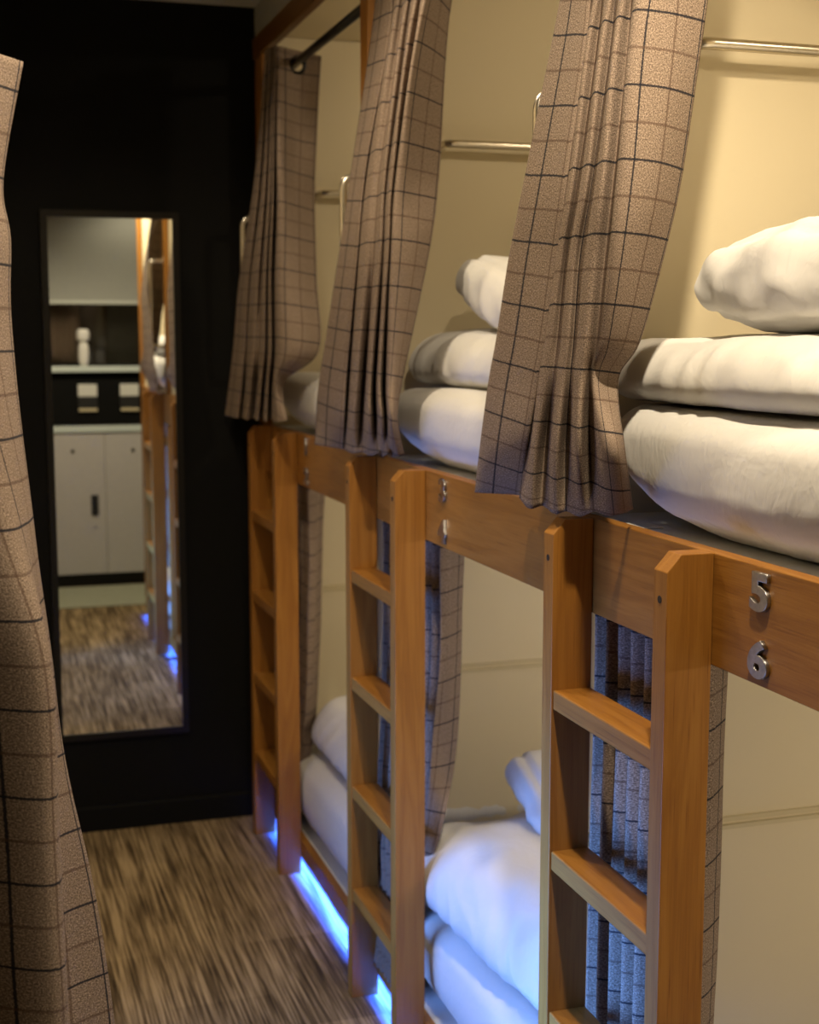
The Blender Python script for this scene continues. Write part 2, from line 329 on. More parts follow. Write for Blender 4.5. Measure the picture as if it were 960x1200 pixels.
M = dict(
    woodZ=wood('oak_upright', 'Z'), woodY=wood('oak_rail', 'Y'), woodD=wood('oak_trim', 'Y', .45),
    cream=plain('cream_panel', (.70, .615, .43), .55, bscale=3, var=.015, spec=.3),
    seam=plain('cream_moulding', (.60, .52, .33), .5, bscale=5, var=.02),
    grey=plain('grey_soffit', (.30, .29, .26), .8, bscale=20, var=.04),
    ceil=plain('ceiling_paint', (.5, .49, .46), .9, bscale=30, var=.03),
    black=plain('black_wall_paint', (.006, .006, .0055), .75, bump=.1, bscale=120, var=.1, spec=.12),
    blackgloss=plain('black_frame', (.010, .009, .007), .35, bscale=40, var=.1, spec=.3),
    steel=plain('brushed_steel', (.62, .57, .48), .28, 1.0, bscale=90, var=.06),
    nickel=plain('number_metal', (.42, .42, .43), .30, 1.0, bscale=150, var=.15),
    rod=plain('black_rod', (.012, .011, .010), .35, .3, bscale=60, var=.1),
    tweed=tweed(), linen=linen(), carpet=carpet(),
    board=plain('white_laminate', (.74, .77, .80), .5, bscale=30, var=.02),
    locker=plain('locker_paint', (.52, .50, .49), .45, bscale=30, var=.02),
    counter=plain('pale_edge', (.62, .70, .68), .4, bscale=30, var=.02),
    blind=plain('blind_fabric', (.40, .41, .38), .9, bscale=60, bump=.2, var=.03),
    hem=plain('blind_bar', (.60, .63, .58), .5, bscale=60, var=.02),
    mat=plain('grey_green_mat', (.33, .34, .25), .95, bump=.5, bscale=160, var=.3),
    lockblack=plain('lock_plastic', (.02, .02, .02), .4, bscale=60, var=.1),
    plate=plain('switch_white', (.75, .75, .70), .4, bscale=60, var=.02),
    hole=plain('screw_hole', (.02, .012, .008), .7, bscale=60, var=.1),
    drape=plain('beige_drape', (.30, .22, .15), .9, bump=.3, bscale=300, var=.15),
    towel=plain('white_towel', (.8, .78, .74), .95, bump=.6, bscale=260, var=.05),
    ribbed=ribbed(), glass=glass_mat(), mirror=mirror_mat(),
    led=emit('blue_led', (.03, .09, 1.0), 14),
    lamp=emit('warm_lamp', (1.0, .86, .64), 6),
)

# ------------------------------------------------------------------ dimensions
PITCH = 1.216; XF = .872; XB = .942; ZT = 1.365; ZB = 1.2126
Y1R = 1.6156; WID = .3727; TH = .037
YF0 = 2.075; PT = .055            # far partition face of the nearest bunk, partition thickness
YW = 4.62                          # far wall
RUNGS = (1.0922, .826, .5526, .2876)

# ------------------------------------------------------------------ the room
structure(bm_obj('floor', box_bm(-2.2, 3.2, -.75, YW+.1, -.06, 0), M['carpet']))
structure(bm_obj('ceiling', box_bm(-2.2, 3.2, -.75, YW+.1, 2.71, 2.78), M['ceil']))
structure(bm_obj('wall_far', box_bm(-.2, 3.2, YW, YW+.1, 0, 2.71), M['black']))
structure(bm_obj('baseboard_far', prism_bm([(YW-.012, 0), (YW, 0), (YW, .085), (YW-.006, .085), (YW-.012, .078)], 'X', -.03, XB+.004), M['black']))
structure(bm_obj('wall_right', box_bm(3.02, 3.1, -.75, YW, 0, 2.71), M['cream']))
wl = bmesh.new()
box_bm(-.14, -.04, 1.85, YW, .16, 2.71, bm=wl)
box_bm(-2.2, -.14, 1.85, 1.95, 0, 2.71, bm=wl)
box_bm(-2.3, -2.2, -.75, 1.85, 0, 2.71, bm=wl)
structure(bm_obj('wall_left', wl, M['cream']))
# near wall with a window opening
YN = -.30
WX0, WX1, WZ0, WZ1 = .22, 1.26, 1.455, 2.52
wn = bmesh.new()
box_bm(-2.2, WX0, YN-.12, YN, 0, 2.71, bm=wn); box_bm(WX1, 3.02, YN-.12, YN, 0, 2.71, bm=wn)
box_bm(WX0, WX1, YN-.12, YN, 0, WZ0, bm=wn); box_bm(WX0, WX1, YN-.12, YN, WZ1, 2.71, bm=wn)
structure(bm_obj('wall_near', wn, M['black']))
w1 = structure(bm_obj('window_1', (lambda b: (box_bm(WX0, WX0+.03, YN-.10, YN-.06, WZ0, WZ1, bm=b), box_bm(WX1-.03, WX1, YN-.10, YN-.06, WZ0, WZ1, bm=b),
     box_bm(WX0, WX1, YN-.10, YN-.06, WZ0, WZ0+.02, bm=b), box_bm(WX0, WX1, YN-.10, YN-.06, WZ1-.03, WZ1, bm=b), b)[-1])(bmesh.new()), M['blackgloss']))
bm_obj('pane', box_bm(WX0+.03, WX1-.03, YN-.083, YN-.077, WZ0+.02, WZ1-.03), M['glass'], w1)
structure(bm_obj('trim_1', box_bm(WX0-.04, WX1+.03, YN-.02, YN+.055, 1.417, 1.455, .004), M['counter']))

# ------------------------------------------------------------------ bunks
DIG = {}
def digit_bm(ch):
    if ch not in DIG:
        cu = bpy.data.curves.new('digit', 'FONT'); cu.body = ch; cu.size = .0735; cu.extrude = .0024; cu.bevel_depth = .0009; cu.bevel_resolution = 2
        cu.offset = .0022; cu.align_x = 'CENTER'; cu.space_character = 1
        to = bpy.data.objects.new('digit_text', cu); C.objects.link(to)
        dg = bpy.context.evaluated_depsgraph_get(); me = bpy.data.meshes.new_from_object(to.evaluated_get(dg))
        bpy.data.objects.remove(to); bpy.data.curves.remove(cu)
        DIG[ch] = me
    b = bmesh.new(); b.from_mesh(DIG[ch])
    # text lies in XY facing +Z: turn it to stand upright on the rail facing -X (aisle)
    b.transform(Matrix(((0, 0, -1, 0), (-1, 0, 0, 0), (0, 1, 0, 0), (0, 0, 0, 1))))
    zs = [v.co.z for v in b.verts]; z0 = min(zs); h = max(zs)-z0
    b.transform(Matrix.Translation((0, 0, -z0))); b.transform(Matrix.Scale(.0505/h, 4, (0, 0, 1))); b.transform(Matrix.Scale(1.22, 4, (0, 1, 0)))
    bmesh.ops.recalc_face_normals(b, faces=b.faces[:])
    return b

NUM = [('5', '6'), ('3', '4'), ('1', '2')]
BLAB = ['oak and cream bunk unit nearest the viewer, numbered 5 and 6',
        'middle oak and cream bunk unit, numbered 3 and 4',
        'farthest oak and cream bunk unit, beside the black end wall']
for k in range(3):
    yf = YF0 + PITCH*k; yn = yf + PT - PITCH
    b = thing('bunk_bed', BLAB[k], 'bunk bed', (XB, yf, 0), 'built-in bunks along the right side')
    L = (-XB, -yf, 0)
    def part(name, bm, mat, parent=None, smooth=False):
        return bm_obj(name, bm, M[mat], parent or b, L if parent is None else (0, 0, 0), smooth)
    part('guard_rail', box_bm(XB, XB+.024, yf+PT-PITCH+.0008, yf+PT-.0008, ZB, ZT, .0015), 'woodY')
    part('lower_rail', box_bm(XB, XB+.022, yf+PT-PITCH+.001, yf+PT-.001, .048, .105, .0015), 'woodY')
    part('upper_platform', box_bm(XB+.0245, 3.0, yn+.001, yf-.001, 1.29, ZT-.006, .001), 'board')
    part('lower_platform', box_bm(XB+.0225, 3.0, yn+.001, yf-.001, .075, .102, .001), 'board')
    pp = part('partition', box_bm(XB+.025, 3.0, yf, yf+PT, 0.0, 2.60), 'cream')
    if k == 0:
        part('end_panel', box_bm(XB+.025, 3.0, yn-PT+.002, yn-.001, 0.0, 2.60), 'cream')
        part('end_post', box_bm(XB+.003, XB+.0245, yn-PT+.002, yn+.004, ZT+.0005, 2.545, .002), 'woodZ')
        part('lower_end_post', box_bm(XB+.003, XB+.0245, yn-PT+.002, yn+.002, .1055, ZB-.0005, .002), 'woodZ')
    sm = bmesh.new()
    for z in (.792, .806):
        me = prism_bm([(yf-.0045, z), (yf, z), (yf, z+.009), (yf-.0045, z+.0075)], 'X', XB+.03, 2.99)
        t = bpy.data.meshes.new('t'); me.to_mesh(t); me.free(); sm.from_mesh(t); bpy.data.meshes.remove(t)
    bm_obj('panel_moulding', sm, M['seam'], pp)
    part('post', box_bm(XB+.003, XB+.0245, yf-.004, yf+PT+.004 if k < 2 else YW-.002, ZT, 2.545, .002), 'woodZ')
    part('lower_post', box_bm(XB+.003, XB+.0245, yf-.002, yf+PT if k < 2 else YW-.002, .105, ZB, .002), 'woodZ')
    part('header_beam', box_bm(XB-.004, XB+.022, yf+PT-PITCH+.001, yf+PT-.001 if k < 2 else YW-.002, 2.545, 2.61, .002), 'woodD')
    part('soffit', box_bm(XB+.004, XB+.02, yf+PT-PITCH+.001, yf+PT-.001 if k < 2 else YW-.002, 2.61, 2.709), 'grey')
    part('top_panel', box_bm(XB+.0225, 3.0, yn+.001, yf+PT-.001, 2.602, 2.62), 'cream')
    if k == 0:
        cp = part('corner_plate', box_bm(.968, 1.01, 1.885, 1.945, ZT-.0058, ZT-.003, .001), 'plate')
        cp['label'] = 'small white corner plate'
    for ch, z in zip(NUM[k], (1.3075, 1.2225)):
        d = part('number', digit_bm(ch), 'nickel')
        d.location = (-.0028, 1.497-YF0, z); d['label'] = 'metal number %s' % ch

# ------------------------------------------------------------------ ladders
LLAB = ['oak ladder nearest the viewer, beside the 5 and 6 numbers', 'middle oak ladder, beside the 3 and 4 numbers', 'farthest oak ladder, against the black end wall']
def upright_bm(y0):
    pr = [(XF, 0), (XB-.001, 0), (XB-.001, ZT), (XF+.021, ZT), (XF, ZT-.0235)]
    return prism_bm(pr, 'Y', y0, y0+TH, .0012)
l0 = None
for k in range(3):
    t = thing('bunk_ladder', LLAB[k], 'ladder', (XF, Y1R + PITCH*k, 0), 'oak ladders on the bunks')
    L = (-XF, -Y1R, 0)
    if k == 0:
        src = []
        for y0 in (Y1R, Y1R+WID):
            u = bm_obj('upright', upright_bm(y0), M['woodZ'], t, L)
            h = bmesh.new(); bmesh.ops.create_cone(h, cap_ends=True, segments=16, radius1=.0052, radius2=.0052, depth=.0016)
            h.transform(Matrix.Translation((XF, y0+TH/2, ZT-.062)) @ Matrix.Rotation(R(90), 4, 'Y'))
            s = bm_obj('screw_hole', h, M['hole'], u)
            src.append((u, [s]))
        for z in RUNGS:
            g = bm_obj('rung', box_bm(XF+.003, XB-.002, Y1R+TH+.0003, Y1R+WID-.0003, z-.032, z, .0025), M['woodY'], t, L)
            src.append((g, []))
    else:
        for o, ss in src:
            c = o.copy(); C.objects.link(c); c.parent = t
            for s in ss:
                q = s.copy(); C.objects.link(q); q.parent = c

# ------------------------------------------------------------------ rails, handles, rods, led strips
TL = ['steel towel rail on the cream partition over the nearest folded duvet', 'steel towel rail on the partition right of the middle plaid curtain', 'steel towel rail behind the farthest upper curtain, only its left end showing']
HL = ['steel grab handle hidden mostly by the nearest upper curtain', 'steel grab handle left of the middle upper curtain', 'steel grab handle left of the farthest upper curtain']
RL = ['black curtain rod over the nearest upper bunk', 'black curtain rod over the middle upper bunk', 'black curtain rod running through the farthest curtain eyelet']
EL = ['blue light strip under the nearest lower bunk', 'blue light strip under the middle lower bunk', 'blue light strip under the farthest lower bunk']
for k in range(3):
    yf = YF0 + PITCH*k; yn = yf + PT - PITCH
    y = yf - .045
    pts = arc_path([(1.128, yf, 2.112), (1.128, y, 2.112), (1.74, y, 2.112), (1.74, yf, 2.112)], .028)
    tr = thing('towel_rail', TL[k], 'towel rail', (1.128, yf, 2.112), 'steel rails on the partitions')
    L = (-1.128, -yf, -2.112)
    bm_obj('bar', tube_bm(pts, .0095, 14), M['steel'], tr, L, True)
    for x in (1.128, 1.74):
        f = bmesh.new(); bmesh.ops.create_cone(f, cap_ends=True, segments=20, radius1=.017, radius2=.015, depth=.006)
        f.transform(Matrix.Translation((x, yf-.003, 2.112)) @ Matrix.Rotation(R(90), 4, 'X'))
        bm_obj('mounting_flange', f, M['steel'], tr, L)
    yh = yf + .002
    h = thing('grab_handle', HL[k], 'handle', (XB+.003, yh, 1.6), 'steel handles on the bunk posts')
    L = (-XB-.003, -yh, -1.6)
    bm_obj('bar', tube_bm(arc_path([(XB+.003, yh, 2.03), (HX[k], yh, 2.03), (HX[k], yh, 1.60), (XB+.003, yh, 1.60)], .03), .0088, 14), M['steel'], h, L, True)
    for z in (1.60, 2.03):
        f = bmesh.new(); bmesh.ops.create_cone(f, cap_ends=True, segments=20, radius1=.016, radius2=.016, depth=.005)
        f.transform(Matrix.Translation((XB+.0005, yh, z)) @ Matrix.Rotation(R(90), 4, 'Y'))
        bm_obj('mounting_flange', f, M['steel'], h, L)
    r = bm_obj('curtain_rod', tube_bm([(.99, yn+.002, 2.467), (.99, yf-.002, 2.467)], .0125, 16), M['rod'], smooth=True)
    tag(r, RL[k], 'curtain rod', 'rods over the upper bunks')
    e = thing('led_strip', EL[k], 'light strip', (.955, yn, .046), 'blue strips under the bunks')
    bm_obj('channel', box_bm(.9462, .9608, yn+.02, yf+PT-.02, .0462, .0479), M['board'], e, (-.955, -yn, -.046))
    bm_obj('light_diffuser', box_bm(.9475, .9595, yn+.025, yf+PT-.025, .0442, .0461, .0006), M['led'], e, (-.955, -yn, -.046))

# ------------------------------------------------------------------ curtains
def crom(p0, p1, p2, p3, t):
    return .5*((2*p1) + (p2-p0)*t + (2*p0-5*p1+4*p2-p3)*t*t + (3*p1-p0-3*p2+p3)*t**3)
def cat(seq, t):
    n = len(seq)-1; i = min(int(t), n-1); f = t-i
    return crom(seq[max(i-1, 0)], seq[i], seq[i+1], seq[min(i+2, n)], f)
def cloth(name, rows, mat, nu=9, nv=10, u0=0.0, v0=0.0, parent=None, hole=None, wave=.0, slist=None, voff=None):
    rows = [[Vector(p) for p in r] for r in rows]
    K = len(rows[0])
    s = [0.0]
    for i in range(1, K):
        d = sum((r[i]-r[i-1]).length for r in rows)/len(rows); s.append(s[-1]+d)
    if slist: s = list(slist)
    vo = list(voff) if voff else [0.0]*K
    ex = [0.0]
    for a, c in zip(rows, rows[1:]):
        L = sum((p-q).length for p, q in zip(a, c))/K; dz = sum(p.z-q.z for p, q in zip(a, c))/K
        ex.append(ex[-1]+L-dz)
    cols = []
    for j in range((K-1)*nu+1):
        t = j/nu
        i0 = min(int(t), K-2); f0 = t-i0
        cols.append((t, s[i0]+(s[i0+1]-s[i0])*f0, vo[i0]+(vo[i0+1]-vo[i0])*f0))
    fine = [[cat(r, c[0]) for c in cols] for r in rows]
    grid = []
    for i in range((len(rows)-1)*nv+1):
        t = i/nv
        grid.append([cat([fr[j] for fr in fine], t) for j in range(len(cols))])
    if wave:
        for i, g in enumerate(grid):
            for j, p in enumerate(g):
                nz = noise.noise(Vector((cols[j][1]*9+u0*31, p.z*5, u0*7))); p.x += nz*wave
    b = bmesh.new(); uvl = b.loops.layers.uv.new('UVMap')
    vs = [[b.verts.new(p) for p in g] for g in grid]
    for i in range(len(grid)-1):
        for j in range(len(cols)-1):
            if hole and hole(((grid[i][j]+grid[i+1][j+1])*.5)): continue
            f = b.faces.new((vs[i][j], vs[i+1][j], vs[i+1][j+1], vs[i][j+1]))
            for lp, (a, c) in zip(f.loops, ((i, j), (i+1, j), (i+1, j+1), (i, j+1))):
                ti = min(a/nv, len(ex)-1.0001); k_ = int(ti); e_ = ex[k_]+(ex[k_+1]-ex[k_])*(ti-k_)
                lp[uvl].uv = (cols[c][1]+u0, grid[a][c].z+v0-e_+cols[c][2])
    o = bm_obj(name, b, mat, parent, smooth=True)
    md = o.modifiers.new('thickness', 'SOLIDIFY'); md.thickness = .0022; md.offset = 0
    return o
def eyelet(cx, cy, cz, ax, parent, r0=.022, r1=.0042, m='steel'):
    bm_obj('eyelet', torus_bm((cx, cy, cz), ax, r0, r1), M[m], parent, smooth=True)

def toprow(r, z, y_hi, y_lo, xt, xv):
    n = len(r); out = []
    for i in range(n-2):
        out.append((xt if i % 2 == 0 or i == 1 else xv, y_hi + (y_lo-y_hi)*i/(n-3), z))
    out[1] = (xt, y_hi - .02, z)
    out.append((xt+.06, y_lo-.004, z)); out.append((xt+.13, y_lo+.006, z)); return out
def ease(rows, k):
    out = []
    for r in rows:
        r = [list(p) for p in r]
        kk = 1.15 if r[0][2] < 1.56 else k
        for i in (2, 4, 6, 8):
            xt = min(r[i-1][0], r[i+1][0]); f = (xt+(r[i][0]-xt)*kk)/r[i][0]
            r[i] = [r[i][0]*f, r[i][1]*f, 1.65+(r[i][2]-1.65)*f]
        out.append(r)
    return out
C1 = ease(C1, .5); C2 = ease(C2, .35); C3 = ease(C3, .6)
c1 = [toprow(C1[0], 2.545, 2.03, 1.80, .935, 1.03), toprow(C1[0], 2.34, 2.035, 1.79, .915, .985)] + C1
c2 = [toprow(C2[0], 2.545, 3.22, 2.80, .945, 1.03)] + C2
CL = ['plaid curtain hanging in front of the nearest upper bunk, large in the centre', 'plaid curtain in the middle of the three upper bunk curtains', 'dim plaid curtain of the farthest upper bunk, by the black wall']
cg = 'plaid curtains of the upper bunks'
SL = (0, .10, .147, .172, .198, .223, .249, .274, .300, .326, .394, .462)
for k, (rows, u0, v0) in enumerate(((c1, .057, .0), (c2, .057, .0), (C3, .057, .0))):
    hole = None
    if k == 2:
        ec = Vector((.99, 4.203, 2.456))
        hole = lambda p: p.y < 4.23 and (Vector((p.x, 0, p.z))-Vector((ec.x, 0, ec.z))).length < .0265
    o = cloth('curtain', rows, M['tweed'], nu=20 if k == 2 else 9, nv=30 if k == 2 else 8, u0=u0, v0=v0+VPH[k], hole=hole, wave=.002, slist=SL, voff=VO[k])
    tag(o, CL[k], 'curtain', cg)
    if k == 2: eyelet(ec.x, ec.y, ec.z, (.05, 1, 0), o, .0225, .0068, 'rod')

def lower(yfar, ytip, xt, xv, bx, by, z, n=8):
    r = []
    for i in range(2*n+1):
        r.append((xt if i % 2 == 0 else xv, yfar+(ytip-yfar)*i/(2*n), z))
    r.append(((xt+bx)/2, (ytip+by)/2-.006, z)); r.append((bx, by, z)); return r
LW = [
 [lower(2.055, 1.70, .978, 1.012, 1.05, 1.758, z) for z in (1.262, 1.05)] + [lower(2.06, 1.706, .976, 1.006, 1.048, 1.760, .75), lower(2.062, 1.71, .974, 1.002, 1.04, 1.754, .42)],
 [lower(3.275, 2.835, .978, 1.012, 1.06, 2.910, 1.262), lower(3.276, 2.84, .976, 1.008, 1.055, 2.914, .95), lower(3.278, 2.88, .97, .995, 1.04, 2.909, .70), lower(3.278, 2.90, .962, .985, .99, 2.85, .56), lower(3.25, 2.92, .950, .968, .966, 2.905, .40), lower(3.20, 2.95, .944, .956, .958, 2.94, .25), lower(3.195, 2.97, .927, .940, .940, 2.965, .09)],
 [lower(4.48, 4.06, .978, 1.01, 1.06, 4.175, 1.262), lower(4.48, 4.07, .976, 1.006, 1.05, 4.20, .85), lower(4.48, 4.10, .972, .998, 1.04, 4.21, .55), lower(4.46, 4.14, .966, .985, 1.0, 4.13, .37), lower(4.42, 4.17, .952, .968, .97, 4.155, .22), lower(4.41, 4.19, .945, .955, .958, 4.19, .11)],
]
LL = ['plaid curtain behind the nearest ladder, blue-lit in folds', 'plaid curtain of the lower middle bunk, behind the middle ladder', 'plaid curtain of the lower farthest bunk, behind the far ladder']
for k in range(3):
    o = cloth('curtain', LW[k], M['tweed'], nu=6, nv=14, u0=.0255, v0=.03, wave=.003, slist=[.0255*i for i in range(17)]+[.46, .515])
    tag(o, LL[k], 'curtain', 'plaid curtains of the lower bunks')
    p = LW[k][0][-2]
    eyelet(p[0]+.004, p[1]-.004, 1.212, (.5, 1, 0), o, .021)
    r = bm_obj('curtain_rod', tube_bm([(1.0, YF0+PITCH*k+PT-PITCH+.002, 1.272), (1.0, YF0+PITCH*k-.002, 1.272)], .008, 12), M['rod'], smooth=True)
    tag(r, ['black rod behind the nearest guard rail', 'black rod behind the middle guard rail', 'black rod behind the farthest guard rail'][k], 'curtain rod', 'rods behind the guard rails')

# big curtain at the left, floor length
LC = []
for z, xs, ys in LEFT: LC.append([(x, y, z) for x, y in zip(xs, ys)])
o = cloth('curtain', LC, M['tweed'], nu=8, nv=10, u0=.0, v0=VPH[3], wave=.006)
tag(o, 'large plaid curtain in the left foreground, falling to the carpet', 'curtain', 'plaid curtains on the left side')

# ------------------------------------------------------------------ bedding
def soft(hx, hy, hz, r, n=(40, 40, 24), fn=None):
    b = bmesh.new(); seen = {}
    h = (hx, hy, hz)
    def vert(p):
        key = tuple(round(c, 5) for c in p)
        if key not in seen:
            w = [math.sin(c*math.pi/2)*.55 + c*.45 for c in p]
            P = Vector((w[0]*hx, w[1]*hy, w[2]*hz))
            q = Vector([max(-(h[i]-r[i]), min(h[i]-r[i], P[i])) for i in range(3)])
            d = Vector([(P[i]-q[i])/max(r[i], 1e-6) for i in range(3)])
            m = d.length
            if m > 1e-6:
                cm = max(abs(c) for c in d)
                nn = d/m
                P = q + Vector([nn[i]*r[i]*cm for i in range(3)])
            else: nn = Vector((0, 0, 1))
            if fn: P = fn(P, nn, Vector(p))
            seen[key] = b.verts.new(P)
        return seen[key]
    def lin(k): return [-1+2*i/k for i in range(k+1)]
    for ax in range(3):
        o = [i for i in range(3) if i != ax]
        A, B = lin(n[o[0]]), lin(n[o[1]])
        for sgn in (-1, 1):
            for i in range(len(A)-1):
                for j in range(len(B)-1):
                    q = []
                    for a, c in ((A[i], B[j]), (A[i+1], B[j]), (A[i+1], B[j+1]), (A[i], B[j+1])):
                        p = [0, 0, 0]; p[ax] = sgn; p[o[0]] = a; p[o[1]] = c; q.append(vert(p))
                    try: b.faces.new(q)
                    except ValueError: pass
    bmesh.ops.recalc_face_normals(b, faces=b.faces[:])
    return b
def fb(v, o=4): return noise.fractal(v, 1.0, 2.0, o)
def ridge(v):
    return 1-2*abs(noise.noise(v))

def mattress(x0, x1, y0, y1, z0, z1, label, group, seed=0, bulge=.0, rc=.20, tuck=.045):
    hx, hy, hz = (x1-x0)/2, (y1-y0)/2, (z1-z0)/2
    def fn(P, nn, p):
        front = max(0, -nn.x)
        q = P + Vector((seed*3.1, seed*1.7, 0))
        lz = P.z/hz; low = max(0, -lz)
        r_ = .07 + rc*max(0, .3-lz)**1.2
        dx = -P.x-(hx-r_); dy = abs(P.y)-(hy-r_)
        if dx > 0 and dy > 0:          # rounded front corners in plan
            m = max(dx, dy); l = math.hypot(dx, dy); s = 1 if P.y > 0 else -1
            P.x = -(hx-r_+dx*m/l); P.y = s*(hy-r_+dy*m/l)
        P = P + Vector((0, 0, max(0, nn.z)))*(fb(q*2.2, 2)*.008)
        side = max(front, abs(nn.y))
        k = max(0, 1-(lz-.15)**2)
        P.x -= front*bulge*k
        P.y += nn.y*bulge*.6*k
        edge = max(0, -P.x/hx-.88)/.12
        P.x += tuck*max(0, -lz-.1)**2*min(1, edge)
        cr = max(0, noise.noise(Vector((q.x*4, q.y*4+q.z*7, q.z*15+seed))) - .12)
        P += nn*side*(.008*cr*(.15+low))
        P += nn*side*.004*max(0, ridge(Vector((q.y*4+q.z*14, q.z*18, seed)))-.75)*4*(.1+low)
        return P
    r = min(.048, hz*.8)
    o = bm_obj('mattress', soft(hx, hy, hz, (r, r, r), (70, 100, 28), fn), M['linen'], None, ((x0+x1)/2, (y0+y1)/2, (z0+z1)/2), True)
    tag(o, label, 'mattress', group); return o

mu = 'white mattresses of the upper bunks'; ml = 'white mattresses of the lower bunks'
UL = ['thick white sheeted mattress on the nearest upper bunk, under the folded duvet', 'white sheeted mattress on the middle upper bunk, between two curtains', 'white sheeted mattress on the farthest upper bunk']
for k in range(3):
    yf = YF0+PITCH*k
    mattress(.972, 2.95, yf-1.13, yf-.065 if k == 0 else yf-.10, 1.3605, 1.545 if k == 0 else 1.535, UL[k], mu, k+1, .016)
LLb = ['white mattress low on the nearest bunk, at the bottom edge', 'white sheeted mattress on the lower middle bunk', 'white sheeted mattress bulging over the lower farthest bunk edge']
for k in range(3):
    yf = YF0+PITCH*k
    mattress(.985 if k != 2 else .972, 2.95, yf-1.13, yf-.05, .1035, .335 if k != 2 else .35, LLb[k], ml, k+5, .022)

def duvet(name, cx, cy, z0, hx, hy, H, label, cat_, seed, rot=(0, 0, 0), amp=.010, front=.010, group=None, eq=.33, r=.06):
    """folded duvet standing on z0: widest low down, soft domed top"""
    hz = H/2
    def fn(P, nn, p):
        q = P + Vector((seed*2.3, seed*1.1, seed*.7))
        t = P.z/hz
        z = H*eq + (t*H*(1-eq) if t > 0 else t*H*eq)
        ed = max(abs(P.x)/hx, abs(P.y)/hy)
        if t > 0: z -= (z-H*eq)*.22*ed**4
        P = Vector((P.x, P.y, z))
        up = max(0, t)
        P += nn*(fb(q*3.2, 3)*amp*(.3+up))
        sd = max(max(0, -nn.x), abs(nn.y)*.6)
        al = q.y if abs(nn.x) > abs(nn.y) else q.x
        fold = ridge(Vector((al*15+2*noise.noise(q*5), q.z*3, seed)))
        P += nn*(sd*front*fold*max(0, 1-abs(t))**.5)
        P += nn*(.004*ridge(q*8)*(.4+.6*up))
        if P.z < .002: P.z = .002
        return P
    o = bm_obj(name, soft(hx, hy, hz, (r, r, hz*.97), (60, 100, 30), fn), M['linen'], None, (cx, cy, z0), True)
    o.rotation_euler = [R(a) for a in rot]
    tag(o, label, cat_, group); return o

def pillow(cx, cy, cz, L_, W, T, label, rot, seed, group='white pillows on the bunks', thin=.5):
    """stuffed pillow with a blunt stitched end facing the aisle"""
    hx, hy, hz = L_/2, W/2, T/2
    def fn(P, nn, p):
        q = P + Vector((seed, seed*.6, seed*.3))
        u = P.x/hx; v = P.y/hy
        P.z *= thin+(1-thin)*max(0, 1-abs(v)**2.2)*max(.55, 1-abs(u)**4*.45)
        P.y *= 1-.06*u*u; P.x *= 1-.07*v*v
        P += nn*(fb(q*4, 3)*.012)
        end = max(0, abs(u)-.80)/.20
        P += Vector((0, 0, 1))*0
        P += nn*(.008*end*ridge(Vector((q.y*13, q.z*9, seed+q.x*7))))
        P += nn*(.004*ridge(q*9))
        P -= nn*(.009*math.exp(-((u+.90)/.035)**2))
        return P
    b = soft(hx, hy, hz, (.055, .065, hz*.98), (60, 46, 24), fn)
    o = bm_obj('pillow', b, M['linen'], None, (cx, cy, cz), True)
    o.rotation_euler = [R(a) for a in rot]
    tag(o, label, 'pillow', group); return o
BEDDING()

# ------------------------------------------------------------------ mirror on the end wall
mr = thing('wall_mirror', 'tall narrow frameless-looking mirror on the black end wall', 'mirror', (.465, YW, .34))
MX0, MX1, MZ0, MZ1 = .270, .664, .340, 2.027
mr.rotation_euler = (0, 0, R(MROT))
fr = bmesh.new(); w = .022
box_bm(MX0-w, MX0, YW-.018, YW-.0005, MZ0-w, MZ1+w, bm=fr); box_bm(MX1, MX1+w, YW-.018, YW-.0005, MZ0-w, MZ1+w, bm=fr)
box_bm(MX0, MX1, YW-.018, YW-.0005, MZ0-w, MZ0, bm=fr); box_bm(MX0, MX1, YW-.018, YW-.0005, MZ1, MZ1+w, bm=fr)
bm_obj('frame', fr, M['blackgloss'], mr, (-.465, -YW, -.34))
bm_obj('mirror_glass', box_bm(MX0+.0002, MX1-.0002, YW-.012, YW-.004, MZ0+.0002, MZ1-.0002), M['mirror'], mr, (-.465, -YW, -.34))

# ------------------------------------------------------------------ lockers and window side (seen in the mirror)
YL = -.11; DX = -.08
cb = thing('locker_cabinet', 'grey two-door locker cabinet reflected in the mirror', 'locker', (.886, YN, 0))
L = (-.886+DX, -YN, 0)
bm_obj('body', box_bm(.466, 1.306, YN+.001, YL-.0205, .085, 1.028), M['locker'], cb, L)
bm_obj('plinth', box_bm(.476, 1.296, YN+.001, YL-.035, 0.0005, .0845), M['blackgloss'], cb, L)
for i, (x0, x1) in enumerate(((.468, .8835), (.8885, 1.304))):
    d = bm_obj('door', box_bm(x0, x1, YL-.020, YL, .088, 1.024, .002), M['locker'], cb, L)
    k = bmesh.new(); bmesh.ops.create_cone(k, cap_ends=True, segments=16, radius1=.012, radius2=.012, depth=.006)
    k.transform(Matrix.Translation(((.68, 1.07)[i], YL+.003, .905)) @ Matrix.Rotation(R(90), 4, 'X'))
    bm_obj('keyhole', k, M['lockblack'], d)
    if i == 0:
        bm_obj('lock_handle', box_bm(.79, .838, YL+.0003, YL+.012, .48, .615, .006), M['lockblack'], d)
        k = bmesh.new(); bmesh.ops.create_cone(k, cap_ends=True, segments=16, radius1=.009, radius2=.009, depth=.005)
        k.transform(Matrix.Translation((.814, YL+.003, .40)) @ Matrix.Rotation(R(90), 4, 'X'))
        bm_obj('lock_cylinder', k, M['nickel'], d)
ct = thing('worktop', 'dark worktop with pale front edge above the grey lockers, in the mirror', 'worktop', (.886, YN, 1.03))
